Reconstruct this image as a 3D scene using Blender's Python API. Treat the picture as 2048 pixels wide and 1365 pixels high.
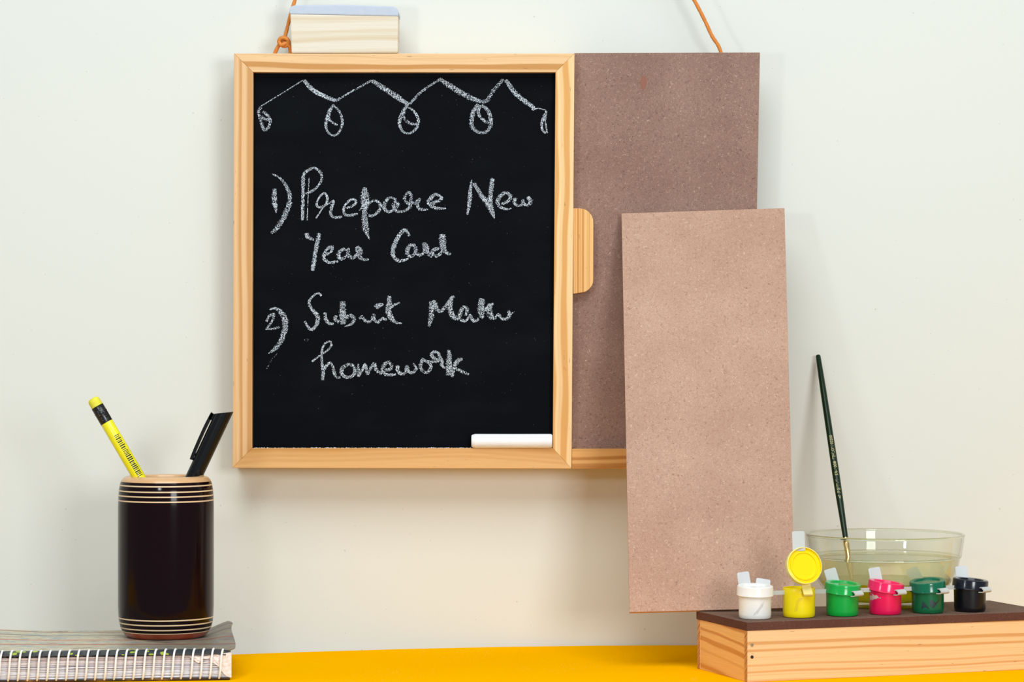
import bpy, bmesh, math, random
from mathutils import Vector, Matrix

# ------------------------------------------------------------------ scene reset
for o in list(bpy.data.objects):
    bpy.data.objects.remove(o, do_unlink=True)
SC = bpy.context.scene
COL = SC.collection
random.seed(7)

# ------------------------------------------------------------------ camera (all building below is in millimetres)
F = 5500.0          # focal length in pixels of a 2048 px wide frame
YH = 690.0          # horizon row
CAMZ = 207.6        # camera height above the tabletop, mm
cam_d = bpy.data.cameras.new('camera')
cam_d.sensor_fit = 'HORIZONTAL'
cam_d.sensor_width = 36.0
cam_d.lens = F * 36.0 / 2048.0
cam_d.shift_y = (YH - 682.5) / 2048.0
cam_d.clip_start = 0.01
cam = bpy.data.objects.new('camera', cam_d)
COL.objects.link(cam)
cam.location = (0, 0, CAMZ / 1000)
cam.rotation_euler = (math.pi / 2, 0, 0)
SC.camera = cam

# ------------------------------------------------------------------ world, lights, exposure
w = bpy.data.worlds.new('room_fill')
SC.world = w
w.use_nodes = True
bg = w.node_tree.nodes['Background']
bg.inputs['Color'].default_value = (0.88, 0.97, 1.03, 1)
bg.inputs['Strength'].default_value = 0.32


def area_light(name, loc, target, size, size_y, power, color):
    d = bpy.data.lights.new(name, 'AREA')
    d.shape = 'RECTANGLE'
    d.size = size
    d.size_y = size_y
    d.energy = power
    d.color = color
    o = bpy.data.objects.new(name, d)
    COL.objects.link(o)
    o.location = loc
    o.rotation_euler = (Vector(target) - Vector(loc)).to_track_quat('-Z', 'Y').to_euler()
    return o


area_light('studio_lamp', (-0.32, 1.13, 0.34), (0.0, 1.9, 0.25), 0.07, 0.07, 0.68, (0.93, 0.985, 1.0))
area_light('softbox', (0.74, -0.20, 0.40), (-0.05, 1.9, 0.16), 0.50, 0.42, 14.0, (0.92, 0.975, 0.99))
area_light('overhead_fill', (0.0, 0.55, 1.68), (0.0, 1.78, 0.0), 1.8, 1.1, 31.0, (0.93, 0.985, 1.0))
SC.view_settings.view_transform = 'Standard'
SC.view_settings.look = 'None'
SC.view_settings.gamma = 1.0
SC.view_settings.use_curve_mapping = False
SC.view_settings.exposure = 0.03

# ------------------------------------------------------------------ small maths helpers
DWALL = 1900.0


def at(px, py, D):
    """millimetre point seen at column px, row py, at depth D"""
    return Vector(((px - 1024) * D / F, D, CAMZ - (py - YH) * D / F))


def srgb(r, g, b):
    def c(v):
        v /= 255.0
        return v / 12.92 if v <= 0.04045 else ((v + 0.055) / 1.055) ** 2.4
    return (c(r), c(g), c(b), 1.0)


# ------------------------------------------------------------------ materials
MATS = {}


class NT:
    def __init__(self, name):
        self.m = bpy.data.materials.new(name)
        self.m.use_nodes = True
        self.t = self.m.node_tree
        self.b = self.t.nodes['Principled BSDF']
        self.out = self.t.nodes['Material Output']
        MATS[name] = self.m

    def n(self, typ, **kw):
        nd = self.t.nodes.new(typ)
        for k, v in kw.items():
            setattr(nd, k, v)
        return nd

    def l(self, a, b):
        self.t.links.new(a, b)

    def math(self, op, a, b=None, clamp=False):
        nd = self.n('ShaderNodeMath', operation=op)
        nd.use_clamp = clamp
        for i, v in enumerate((a, b)):
            if v is None:
                continue
            if isinstance(v, (int, float)):
                nd.inputs[i].default_value = v
            else:
                self.l(v, nd.inputs[i])
        return nd.outputs[0]

    def coord(self):
        return self.n('ShaderNodeTexCoord').outputs['Object']

    def scaled(self, co, sx, sy, sz, loc=(0, 0, 0)):
        mp = self.n('ShaderNodeMapping')
        mp.inputs['Scale'].default_value = (sx, sy, sz)
        mp.inputs['Location'].default_value = loc
        self.l(co, mp.inputs['Vector'])
        return mp.outputs[0]

    def noise(self, co, scale, detail=2.0, rough=0.5, dist=0.0):
        nd = self.n('ShaderNodeTexNoise')
        nd.inputs['Scale'].default_value = scale
        nd.inputs['Detail'].default_value = detail
        nd.inputs['Roughness'].default_value = rough
        nd.inputs['Distortion'].default_value = dist
        self.l(co, nd.inputs['Vector'])
        return nd.outputs['Fac']

    def ramp(self, fac, stops):
        nd = self.n('ShaderNodeValToRGB')
        cr = nd.color_ramp
        cr.elements[0].position, cr.elements[0].color = stops[0]
        cr.elements[1].position, cr.elements[1].color = stops[-1]
        for p, c in stops[1:-1]:
            e = cr.elements.new(p)
            e.color = c
        self.l(fac, nd.inputs[0])
        return nd.outputs[0]

    def mix(self, fac, a, b):
        nd = self.n('ShaderNodeMix', data_type='RGBA')
        if isinstance(fac, (int, float)):
            nd.inputs[0].default_value = fac
        else:
            self.l(fac, nd.inputs[0])
        for i, v in ((6, a), (7, b)):
            if isinstance(v, tuple):
                nd.inputs[i].default_value = v
            else:
                self.l(v, nd.inputs[i])
        return nd.outputs[2]

    def bump(self, h, strength, dist=0.0003):
        nd = self.n('ShaderNodeBump')
        nd.inputs['Strength'].default_value = strength
        nd.inputs['Distance'].default_value = dist
        self.l(h, nd.inputs['Height'])
        self.l(nd.outputs[0], self.b.inputs['Normal'])

    def base(self, c):
        if isinstance(c, tuple):
            self.b.inputs['Base Color'].default_value = c
        else:
            self.l(c, self.b.inputs['Base Color'])

    def set(self, **kw):
        for k, v in kw.items():
            self.b.inputs[k.replace('_', ' ')].default_value = v
        return self


def plain(name, col, rough=0.5, **kw):
    t = NT(name)
    co = t.coord()
    n = t.noise(co, 180, 3)
    c2 = tuple(min(1, v * 0.9) for v in col[:3]) + (1,)
    t.base(t.mix(n, c2, tuple(min(1, v * 1.06) for v in col[:3]) + (1,)))
    t.set(Roughness=rough, **kw)
    return t.m


def pine(name, along, across, light, dark, freq, seed, slant=0.0, amp=0.5, lo=0.42, hi=0.62, flecks=0.5, rough=0.45, low=7.0):
    t = NT(name)
    co = t.coord()
    sep = t.n('ShaderNodeSeparateXYZ')
    t.l(co, sep.inputs[0])
    al, ac = sep.outputs[along], sep.outputs[across]
    sc = [0, 0, 0]
    sc[along] = low
    sc[across] = 26.0
    warp = t.noise(t.scaled(co, *sc, loc=(seed, seed * 2, seed * 3)), 1.0, 2.0)
    v = t.math('ADD', t.math('MULTIPLY', ac, freq), t.math('MULTIPLY', warp, amp * 4))
    v = t.math('ADD', v, t.math('MULTIPLY', al, slant * freq))
    nd = t.n('ShaderNodeTexNoise', noise_dimensions='1D')
    nd.inputs['Scale'].default_value = 1.0
    nd.inputs['Detail'].default_value = 1.5
    t.l(t.math('ADD', v, seed * 7.3), nd.inputs['W'])
    mid = tuple(0.6 * a + 0.4 * b for a, b in zip(light, dark))
    col = t.ramp(nd.outputs['Fac'], [(lo - 0.12, light), (lo, light), (0.5 * (lo + hi), mid), (hi, dark)])
    sc = [0, 0, 0]
    sc[along] = 35
    sc[across] = 2200
    third = ({0, 1, 2} - {along, across}).pop()
    sc[third] = 300
    fine = t.noise(t.scaled(co, *sc), 1.0, 2.0)
    col = t.mix(t.math('MULTIPLY', t.math('SUBTRACT', fine, 0.35, True), 0.55), col, tuple(x * 0.72 for x in dark[:3]) + (1,))
    sc[along] = 130
    sc[across] = 1300
    fl = t.noise(t.scaled(co, *sc, loc=(seed * 5, 3, 1)), 1.0, 1.0)
    fl = t.math('MULTIPLY', t.math('GREATER_THAN', fl, 0.765), flecks)
    col = t.mix(fl, col, srgb(110, 62, 22))
    t.base(col)
    t.bump(fine, 0.12)
    t.set(Roughness=rough)
    return t.m


def mdf(name, light, dark, fibre, pale, spot=None):
    t = NT(name)
    co = t.coord()
    big = t.noise(co, 22, 3)
    grain = t.noise(co, 1700, 4, 0.7)
    col = t.mix(t.ramp(big, [(0.35, (0, 0, 0, 1)), (0.68, (1, 1, 1, 1))]), dark, light)
    col = t.mix(t.math('MULTIPLY', t.math('SUBTRACT', grain, 0.40, True), 2.4), col, tuple(v * 0.60 for v in light[:3]) + (1,))
    col = t.mix(t.math('MULTIPLY', t.math('SUBTRACT', 0.42, grain, True), 2.0), col, pale)
    # short curly fibres: thin level lines of a noise field, broken up by a second field
    for sc, off, thr, brk, c, fac in ((360, 0.0, 0.010, 0.50, fibre, 0.50), (470, 9.0, 0.010, 0.50, fibre, 0.40), (420, 33.0, 0.008, 0.58, fibre, 0.7), (420, 21.0, 0.011, 0.50, pale, 0.45)):
        c2 = t.scaled(co, 1, 1, 1, loc=(off, off, off))
        a = t.noise(c2, sc, 1.0, 0.5, 0.6)
        line = t.math('LESS_THAN', t.math('ABSOLUTE', t.math('SUBTRACT', a, 0.5)), thr)
        br = t.math('GREATER_THAN', t.noise(c2, sc * 1.1, 0), brk)
        col = t.mix(t.math('MULTIPLY', t.math('MULTIPLY', line, br), fac), col, c)
    if spot:
        vm = t.n('ShaderNodeVectorMath', operation='DISTANCE')
        t.l(t.scaled(co, 1, 0, 0.5), vm.inputs[0])
        vm.inputs[1].default_value = (spot[0], 0, spot[1] * 0.5)
        d = t.math('ADD', vm.outputs['Value'], t.math('MULTIPLY', t.math('SUBTRACT', t.noise(co, 900, 2), 0.5), 0.003))
        m = t.math('MULTIPLY', t.math('LESS_THAN', d, 0.0021), 0.55)
        col = t.mix(m, col, srgb(120, 62, 48))
    t.base(col)
    t.bump(grain, 0.25, 0.0002)
    t.set(Roughness=0.85)
    t.b.inputs['Specular IOR Level'].default_value = 0.08
    return t.m


plain('stain', srgb(146, 96, 82), 0.9)
plain('floor_tile', srgb(176, 170, 160), 0.5)
# wall
t = NT('wall_paint')
co = t.coord()
n1 = t.noise(co, 3.0, 3)
n2 = t.noise(co, 260, 3)
col = t.mix(n1, srgb(224, 224, 216), srgb(220, 222, 215))
speck = t.math('GREATER_THAN', t.noise(co, 420, 0), 0.862)
t.base(t.mix(t.math('MULTIPLY', speck, 0.35), col, srgb(150, 146, 134)))
t.bump(n2, 0.10, 0.0006)
t.set(Roughness=0.7)
t.b.inputs['Specular IOR Level'].default_value = 0.2

# table
t = NT('orange_top')
co = t.coord()
n1 = t.noise(t.scaled(co, 10, 6, 1), 1.5, 4)
scr = t.noise(t.scaled(co, 90, 14, 1, (3, 1, 0)), 1.0, 2.0, 0.5, 1.5)
col = t.mix(n1, srgb(255, 179, 0), srgb(255, 187, 0))
ln = t.math('LESS_THAN', t.math('ABSOLUTE', t.math('SUBTRACT', scr, 0.5)), 0.006)
ln = t.math('MULTIPLY', ln, t.math('GREATER_THAN', t.noise(co, 16, 0), 0.6))
t.base(t.mix(t.math('MULTIPLY', ln, 0.10), col, srgb(255, 206, 110)))
t.set(Roughness=0.8)
t.b.inputs['Specular IOR Level'].default_value = 0.0

PL, PD = srgb(236, 194, 142), srgb(200, 140, 70)
pine('pine_top_rail', 0, 2, PL, PD, 215, 1.3, amp=0.7, low=5.5, lo=0.46, hi=0.59)
pine('pine_bottom_rail', 0, 2, srgb(228, 177, 114), srgb(202, 142, 68), 120, 4.1, amp=0.7, low=5, lo=0.45, hi=0.60)
pine('pine_left_rail', 2, 0, srgb(232, 188, 136), srgb(204, 149, 86), 200, 2.2, amp=0.5, low=4, lo=0.45, hi=0.60)
pine('pine_right_rail', 2, 0, srgb(245, 206, 150), srgb(222, 162, 86), 170, 6.7, amp=0.7, low=6, lo=0.46, hi=0.60)
pine('pine_ledge', 0, 2, srgb(226, 168, 96), srgb(186, 122, 50), 210, 3.9, amp=0.4)
pine('pine_tab', 2, 0, srgb(240, 188, 118), srgb(206, 140, 56), 330, 3.3, amp=0.25, low=3, lo=0.46, hi=0.56)
pine('pine_pale', 0, 2, srgb(228, 218, 200), srgb(214, 193, 160), 105, 5.2, amp=0.5, flecks=0.1, low=4)
pine('pine_box_front', 0, 2, srgb(240, 200, 150), srgb(214, 160, 100), 300, 8.4, amp=0.7, flecks=0.75, low=5, lo=0.48, hi=0.66)
pine('pine_box_side', 1, 2, srgb(246, 190, 112), srgb(214, 142, 58), 190, 2.9, slant=-0.07, amp=0.3, lo=0.5, hi=0.61, flecks=0.2, low=14)
pine('pine_box_end', 1, 2, srgb(214, 152, 84), srgb(168, 100, 40), 600, 2.1, slant=0.9, amp=0.3, flecks=0.2)
mdf('hardboard', srgb(160, 129, 116), srgb(145, 114, 102), srgb(84, 58, 52), srgb(210, 178, 160), spot=None)
mdf('sheet_hardboard', srgb(200, 162, 140), srgb(186, 147, 126), srgb(128, 88, 72), srgb(228, 196, 174))
mdf('lid_hardboard', srgb(124, 98, 84), srgb(110, 86, 74), srgb(90, 62, 52), srgb(160, 130, 112))
mdf('lid_edge', srgb(104, 70, 60), srgb(92, 60, 52), srgb(70, 44, 38), srgb(118, 84, 70))

# slate with wiped chalk dust
t = NT('slate')
co = t.coord()
sm = t.noise(t.scaled(co, 1, 1, 2.2), 14, 4, 0.6)
sp = t.noise(co, 900, 1)
dust = t.math('MULTIPLY', t.math('GREATER_THAN', sp, 0.80), 0.22)
col = t.mix(t.math('MULTIPLY', t.math('SUBTRACT', sm, 0.45, True), 0.10), srgb(6, 8, 13), srgb(78, 86, 96))
t.base(t.mix(dust, col, srgb(150, 158, 166)))
t.set(Roughness=0.6)
t.b.inputs['Specular IOR Level'].default_value = 0.05

# chalk strokes: grains of chalk with bare slate between them
t = NT('chalk_mark')
co = t.coord()
g = t.noise(co, 1900, 2.0, 0.6)
att = t.n('ShaderNodeAttribute', attribute_name='press')
thr = t.math('SUBTRACT', 0.60, t.math('MULTIPLY', att.outputs['Fac'], 0.178))
fac = t.math('MULTIPLY', t.math('SUBTRACT', g, thr), 9.0, True)
t.base(t.mix(t.noise(co, 2600, 1), srgb(170, 186, 202), srgb(240, 246, 252)))
t.set(Roughness=0.95)
tr = t.n('ShaderNodeBsdfTransparent')
mx = t.n('ShaderNodeMixShader')
t.l(fac, mx.inputs[0])
t.l(tr.outputs[0], mx.inputs[1])
t.l(t.b.outputs[0], mx.inputs[2])
t.l(mx.outputs[0], t.out.inputs['Surface'])

plain('chalk', srgb(244, 244, 246), 0.9)
plain('felt', srgb(192, 200, 214), 1.0)
# leather cord
t = NT('leather_cord')
co = t.coord()
t.base(t.mix(t.noise(t.scaled(co, 900, 900, 220), 1, 2), srgb(196, 108, 30), srgb(226, 142, 56)))
t.set(Roughness=0.6)

plain('dark_lacquer', srgb(20, 5, 10), 0.12, Specular_IOR_Level=0.17)
plain('cream_inlay', srgb(226, 196, 156), 0.3)
plain('turned_wood', srgb(216, 168, 118), 0.3, Coat_Weight=0.3)
plain('red_lacquer', srgb(150, 62, 34), 0.2, Coat_Weight=0.5, Coat_Roughness=0.08)
plain('yellow_lacquer', srgb(240, 228, 20), 0.25, Coat_Weight=0.4)
plain('yellow_rubber', srgb(226, 218, 60), 0.7)
plain('black_foil', srgb(20, 20, 22), 0.25)
plain('black_plastic', srgb(11, 12, 15), 0.25, Specular_IOR_Level=0.3)
plain('print_black', srgb(24, 24, 12), 0.5)
plain('print_silver', srgb(96, 98, 100), 0.4)
plain('white_wire', srgb(240, 242, 246), 0.3)
plain('torn_paper', srgb(232, 222, 220), 0.85)

# notebook print
t = NT('cover_print')
co = t.coord()
a = t.noise(t.scaled(co, 45, 70, 70), 1, 5, 0.7)
col = t.ramp(a, [(0.32, srgb(104, 96, 84)), (0.42, srgb(182, 170, 146)), (0.52, srgb(204, 194, 166)), (0.58, srgb(146, 162, 166)), (0.63, srgb(190, 176, 154)), (0.70, srgb(168, 110, 90))])
sep = t.n('ShaderNodeSeparateXYZ')
t.l(co, sep.inputs[0])
yy = t.math('ADD', sep.outputs[1], t.math('MULTIPLY', sep.outputs[0], 0.08))
for y0, c in ((0.030, srgb(186, 96, 74)), (0.056, srgb(196, 110, 84)), (0.082, srgb(120, 120, 110)), (0.104, srgb(150, 100, 84))):
    m = t.math('LESS_THAN', t.math('ABSOLUTE', t.math('SUBTRACT', yy, y0)), 0.0024)
    col = t.mix(t.math('MULTIPLY', m, 0.85), col, c)
# darker, redder print towards the bound right end
dk = t.math('MULTIPLY', t.math('ADD', sep.outputs[0], 0.085), 22.0, True)
col = t.mix(t.math('MULTIPLY', dk, 0.62), col, t.ramp(t.noise(t.scaled(co, 60, 200, 50), 1, 3), [(0.4, srgb(52, 48, 46)), (0.6, srgb(92, 74, 70))]))
# dark bottom strip with coloured fruit-like print
st = t.math('LESS_THAN', sep.outputs[1], 0.0058)
vor = t.n('ShaderNodeTexVoronoi')
vor.inputs['Scale'].default_value = 150
t.l(t.scaled(co, 1, 1.6, 0), vor.inputs['Vector'])
dots = t.math('MULTIPLY', t.math('LESS_THAN', vor.outputs['Distance'], 0.34), t.math('GREATER_THAN', t.noise(co, 60, 0), 0.52))
strip = t.mix(dots, t.mix(t.noise(co, 120, 2), srgb(26, 34, 44), srgb(66, 70, 72)), srgb(164, 184, 58))
col = t.mix(st, col, strip)
t.base(col)
t.set(Roughness=0.45)

t = NT('back_cover_print')
co = t.coord()
t.base(t.ramp(t.noise(t.scaled(co, 60, 60, 200), 1, 3), [(0.4, srgb(28, 20, 14)), (0.55, srgb(70, 42, 20)), (0.66, srgb(120, 84, 30))]))
t.set(Roughness=0.4)

t = NT('page_edges')
co = t.coord()
sep = t.n('ShaderNodeSeparateXYZ')
t.l(co, sep.inputs[0])
nz = t.n('ShaderNodeTexNoise', noise_dimensions='1D')
nz.inputs['Scale'].default_value = 1500
nz.inputs['Detail'].default_value = 3
t.l(t.math('ADD', sep.outputs[2], t.math('MULTIPLY', t.noise(t.scaled(co, 12, 12, 40), 1, 2), 0.004)), nz.inputs['W'])
top = t.math('MULTIPLY', t.math('SUBTRACT', sep.outputs[2], 0.0085), 160.0, True)
pa = t.mix(top, srgb(226, 230, 240), srgb(212, 196, 196))
t.base(t.mix(t.ramp(nz.outputs['Fac'], [(0.36, (1, 1, 1, 1)), (0.47, (0, 0, 0, 1))]), pa, srgb(146, 134, 146)))
t.set(Roughness=0.9)


def plastic(name, col, rough=0.25, trans=0.0, sss=0.0):
    t = NT(name)
    co = t.coord()
    t.base(t.mix(t.noise(co, 120, 2), tuple(v * 0.92 for v in col[:3]) + (1,), col))
    t.set(Roughness=rough)
    t.b.inputs['Transmission Weight'].default_value = trans
    t.b.inputs['Coat Weight'].default_value = 0.12
    t.b.inputs['Specular IOR Level'].default_value = 0.35
    t.b.inputs['Coat Roughness'].default_value = 0.08
    if sss:
        t.b.inputs['Subsurface Weight'].default_value = sss
        t.b.inputs['Subsurface Radius'].default_value = (0.003, 0.003, 0.003)
    return t.m


plastic('milky_plastic', srgb(222, 225, 222), 0.3, trans=0.3)
plastic('yellowed_plastic', srgb(244, 232, 140), 0.3)
plastic('clear_tab', srgb(236, 240, 242), 0.4, trans=0.45)
PAINTS = {
    'white': (srgb(240, 238, 232), srgb(240, 238, 234)),
    'yellow': (srgb(250, 226, 8), srgb(253, 226, 10)),
    'green': (srgb(10, 166, 62), srgb(22, 168, 74)),
    'pink': (srgb(236, 18, 84), srgb(236, 34, 96)),
    'dark_green': (srgb(8, 98, 58), srgb(14, 104, 76)),
    'black': (srgb(11, 11, 18), srgb(20, 24, 36)),
}
for k, (c1, c2) in PAINTS.items():
    plastic('paint_' + k, c1, 0.3)
    plastic('lid_' + k, c2, 0.18)
plain('smear_grey', srgb(212, 206, 206), 0.5)
plain('smear_dark', srgb(30, 52, 56), 0.4)
plain('smear_olive', srgb(232, 204, 4), 0.5)
plain('smear_pale', srgb(214, 176, 168), 0.35)

def clear_shell(name, tint, ior, body=None, amount=0.0, rough=0.02):
    '''clear pane: see-through tinted body with a Fresnel mirror on top'''
    t = NT(name)
    tr = t.n('ShaderNodeBsdfTransparent')
    tr.inputs[0].default_value = tint
    low = tr.outputs[0]
    if body:
        df = t.n('ShaderNodeBsdfTranslucent')
        d2_ = t.n('ShaderNodeBsdfDiffuse')
        co = t.coord()
        c = t.mix(t.noise(co, 55, 4), body, tuple(v * 0.93 for v in body[:3]) + (1,))
        t.l(c, df.inputs[0])
        t.l(c, d2_.inputs[0])
        m0 = t.n('ShaderNodeMixShader')
        m0.inputs[0].default_value = 0.5
        t.l(df.outputs[0], m0.inputs[1])
        t.l(d2_.outputs[0], m0.inputs[2])
        m1 = t.n('ShaderNodeMixShader')
        m1.inputs[0].default_value = amount
        t.l(low, m1.inputs[1])
        t.l(m0.outputs[0], m1.inputs[2])
        low = m1.outputs[0]
    gl = t.n('ShaderNodeBsdfGlossy')
    gl.inputs['Roughness'].default_value = rough
    lw = t.n('ShaderNodeLayerWeight')
    lw.inputs['Blend'].default_value = 0.5
    f0 = ((ior - 1) / (ior + 1)) ** 2
    fr = t.math('ADD', t.math('MULTIPLY', t.math('POWER', lw.outputs['Facing'], 4.0), 0.9 - f0), f0)
    mx = t.n('ShaderNodeMixShader')
    t.l(fr, mx.inputs[0])
    t.l(low, mx.inputs[1])
    t.l(gl.outputs[0], mx.inputs[2])
    t.l(mx.outputs[0], t.out.inputs['Surface'])
    t.t.nodes.remove(t.b)
    return t.m


clear_shell('bowl_glass', (0.975, 0.985, 0.96, 1), 1.42)
t = NT('rim_glass')
t.base((0.93, 0.95, 0.86, 1))
t.set(Roughness=0.02, IOR=1.48)
t.b.inputs['Transmission Weight'].default_value = 1.0
clear_shell('paint_water', (0.975, 0.965, 0.86, 1), 1.20, srgb(244, 241, 190), 0.26)
clear_shell('yellow_layer', (0.95, 0.92, 0.3, 1), 1.1, srgb(252, 246, 14), 0.85)

plain('green_lacquer', srgb(16, 38, 18), 0.25, Specular_IOR_Level=0.25)
plain('gold_print', srgb(206, 194, 130), 0.4)
plain('brass', srgb(224, 196, 140), 0.25, Metallic=0.9)
plain('bristle', srgb(196, 170, 130), 0.8)
plain('nail_steel', srgb(170, 160, 146), 0.35, Metallic=0.7)
plain('nail_hole', srgb(34, 24, 18), 0.7)
M = MATS


# ------------------------------------------------------------------ object helpers
def root(name, label, cat, loc, group=None):
    o = bpy.data.objects.new(name, None)
    COL.objects.link(o)
    o.empty_display_size = 0.01
    o.location = Vector(loc) / 1000
    o['label'] = label
    o['category'] = cat
    if group:
        o['group'] = group
    return o


def bm_obj(name, bm, mat, parent=None, smooth=False, origin=None, label=None, local=False):
    """bm in world millimetres (or in the parent's own millimetres when local)"""
    if origin is None:
        origin = Vector((0, 0, 0))
        if parent is not None and not local:
            p = parent
            while p is not None:
                origin = origin + p.location * 1000
                p = p.parent
    origin = Vector(origin)
    bmesh.ops.recalc_face_normals(bm, faces=bm.faces[:])
    for v in bm.verts:
        v.co = (v.co - origin) / 1000
    me = bpy.data.meshes.new(name)
    bm.to_mesh(me)
    bm.free()
    me.materials.append(M[mat])
    if smooth:
        me.polygons.foreach_set('use_smooth', [True] * len(me.polygons))
        try:
            me.set_sharp_from_angle(angle=math.radians(38))
        except Exception:
            pass
    o = bpy.data.objects.new(name, me)
    COL.objects.link(o)
    if parent is not None:
        o.parent = parent
    else:
        o.location = origin / 1000
    if label:
        o['label'] = label
    return o


def solid(front, back, bevel=0.0, seg=2):
    """closed solid between two matching outlines"""
    bm = bmesh.new()
    a = [bm.verts.new(p) for p in front]
    b = [bm.verts.new(p) for p in back]
    bm.faces.new(a)
    bm.faces.new(b[::-1])
    n = len(a)
    for i in range(n):
        bm.faces.new((a[i], b[i], b[(i + 1) % n], a[(i + 1) % n]))
    bmesh.ops.recalc_face_normals(bm, faces=bm.faces[:])
    if bevel:
        bmesh.ops.bevel(bm, geom=bm.edges[:], offset=bevel, segments=seg, affect='EDGES', profile=0.6)
    return bm


def block(x0, x1, y0, y1, z0, z1, bevel=0.0, seg=2):
    return solid([(x0, y0, z0), (x1, y0, z0), (x1, y0, z1), (x0, y0, z1)],
                 [(x0, y1, z0), (x1, y1, z0), (x1, y1, z1), (x0, y1, z1)], bevel, seg)


def lathe(profile, centre, seg=64, close=False):
    """profile: list of (radius, height) in mm around a vertical axis at centre"""
    bm = bmesh.new()
    rings = []
    for r, z in profile:
        if r < 1e-6:
            rings.append([bm.verts.new((centre[0], centre[1], centre[2] + z))])
        else:
            rings.append([bm.verts.new((centre[0] + r * math.cos(2 * math.pi * k / seg), centre[1] + r * math.sin(2 * math.pi * k / seg), centre[2] + z)) for k in range(seg)])
    pairs = list(zip(rings[:-1], rings[1:]))
    if close:
        pairs.append((rings[-1], rings[0]))
    for a, b in pairs:
        for k in range(seg):
            k2 = (k + 1) % seg
            if len(a) == 1 and len(b) == 1:
                break
            if len(a) == 1:
                bm.faces.new((a[0], b[k2], b[k]))
            elif len(b) == 1:
                bm.faces.new((a[k], a[k2], b[0]))
            else:
                bm.faces.new((a[k], a[k2], b[k2], b[k]))
    return bm


def sweep(path, radii, seg=12, caps=True, flat=1.0):
    """tube along a list of points"""
    bm = bmesh.new()
    path = [Vector(p) for p in path]
    if isinstance(radii, (int, float)):
        radii = [radii] * len(path)
    rings = []
    ref = None
    for i, p in enumerate(path):
        d = (path[min(i + 1, len(path) - 1)] - path[max(i - 1, 0)]).normalized()
        if ref is None:
            ref = Vector((0, 1, 0)) if abs(d.y) < 0.9 else Vector((1, 0, 0))
        u = (ref - d * ref.dot(d)).normalized()
        ref = u
        v = d.cross(u)
        rings.append([bm.verts.new(p + (u * math.cos(2 * math.pi * k / seg) * flat + v * math.sin(2 * math.pi * k / seg)) * radii[i]) for k in range(seg)])
    for a, b in zip(rings[:-1], rings[1:]):
        for k in range(seg):
            bm.faces.new((a[k], a[(k + 1) % seg], b[(k + 1) % seg], b[k]))
    if caps:
        bm.faces.new(rings[0][::-1])
        bm.faces.new(rings[-1])
    return bm


def smooth_path(pts, n=8):
    """Catmull-Rom through points given as tuples of any length"""
    out = []
    P = [tuple(map(float, p)) for p in pts]
    for i in range(len(P) - 1):
        p0, p1, p2, p3 = P[max(i - 1, 0)], P[i], P[i + 1], P[min(i + 2, len(P) - 1)]
        for k in range(n):
            s = k / n
            out.append(tuple(0.5 * ((2 * b) + (-a + c) * s + (2 * a - 5 * b + 4 * c - d) * s * s + (-a + 3 * b - 3 * c + d) * s ** 3)
                             for a, b, c, d in zip(p0, p1, p2, p3)))
    out.append(P[-1])
    return out


# ------------------------------------------------------------------ the setting
wl = bm_obj('wall_back', block(-1500, 1500, DWALL, DWALL + 60, -760, 1300), 'wall_paint', origin=(0, DWALL, 0))
wl['kind'] = 'structure'
wl['label'] = 'plain off-white painted wall behind everything'

# tabletop with a gently bowed back edge
edge = [(-900, 1800), (-500, 1806), (-330, 1822)]
for px, py in ((300, 1316), (460, 1310), (600, 1305), (800, 1299), (1000, 1294.6), (1200, 1292), (1390, 1291)):
    D = F * CAMZ / (py - YH)
    edge.append(((px - 1024) * D / F, D))
edge += [(250, 1898.5), (900, 1898.5)]
tp = [Vector((x, y, 0)) for x, y in edge] + [Vector((900, 1600, 0)), Vector((-900, 1600, 0))]
fl = bm_obj('floor', block(-1500, 1500, -400, DWALL + 60, -790, -740), 'floor_tile', origin=(0, 0, -740))
fl['kind'] = 'structure'
tab = root('table', 'bright yellow-orange tabletop along the bottom of the picture', 'table', (0, 1700, -740))
bm_obj('tabletop', solid(tp, [p - Vector((0, 0, 24)) for p in tp], 0.6, 1), 'orange_top', tab)
for lx in (-840, 840):
    for ly in (1640, 1750):
        bm_obj('leg', solid([(lx - 22, ly - 22, -740), (lx + 22, ly - 22, -740), (lx + 22, ly + 22, -740), (lx - 22, ly + 22, -740)],
                            [(lx - 28, ly - 28, -23), (lx + 28, ly - 28, -23), (lx + 28, ly + 28, -23), (lx - 28, ly + 28, -23)], 2), 'pine_ledge', tab)

# ------------------------------------------------------------------ chalkboard
DB, LEAN = 1869.0, 8.0


def D0(py):
    return DB - LEAN * (937 - py) / 832.0


def B(px, py, off=0.0):
    return at(px, py, D0(py) - off)


def board_solid(pts, off, depth, bevel=0.5, seg=2):
    fr = [B(x, y, off) for x, y in pts]
    return solid(fr, [p + Vector((0, depth, 0)) for p in fr], bevel, seg)


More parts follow.
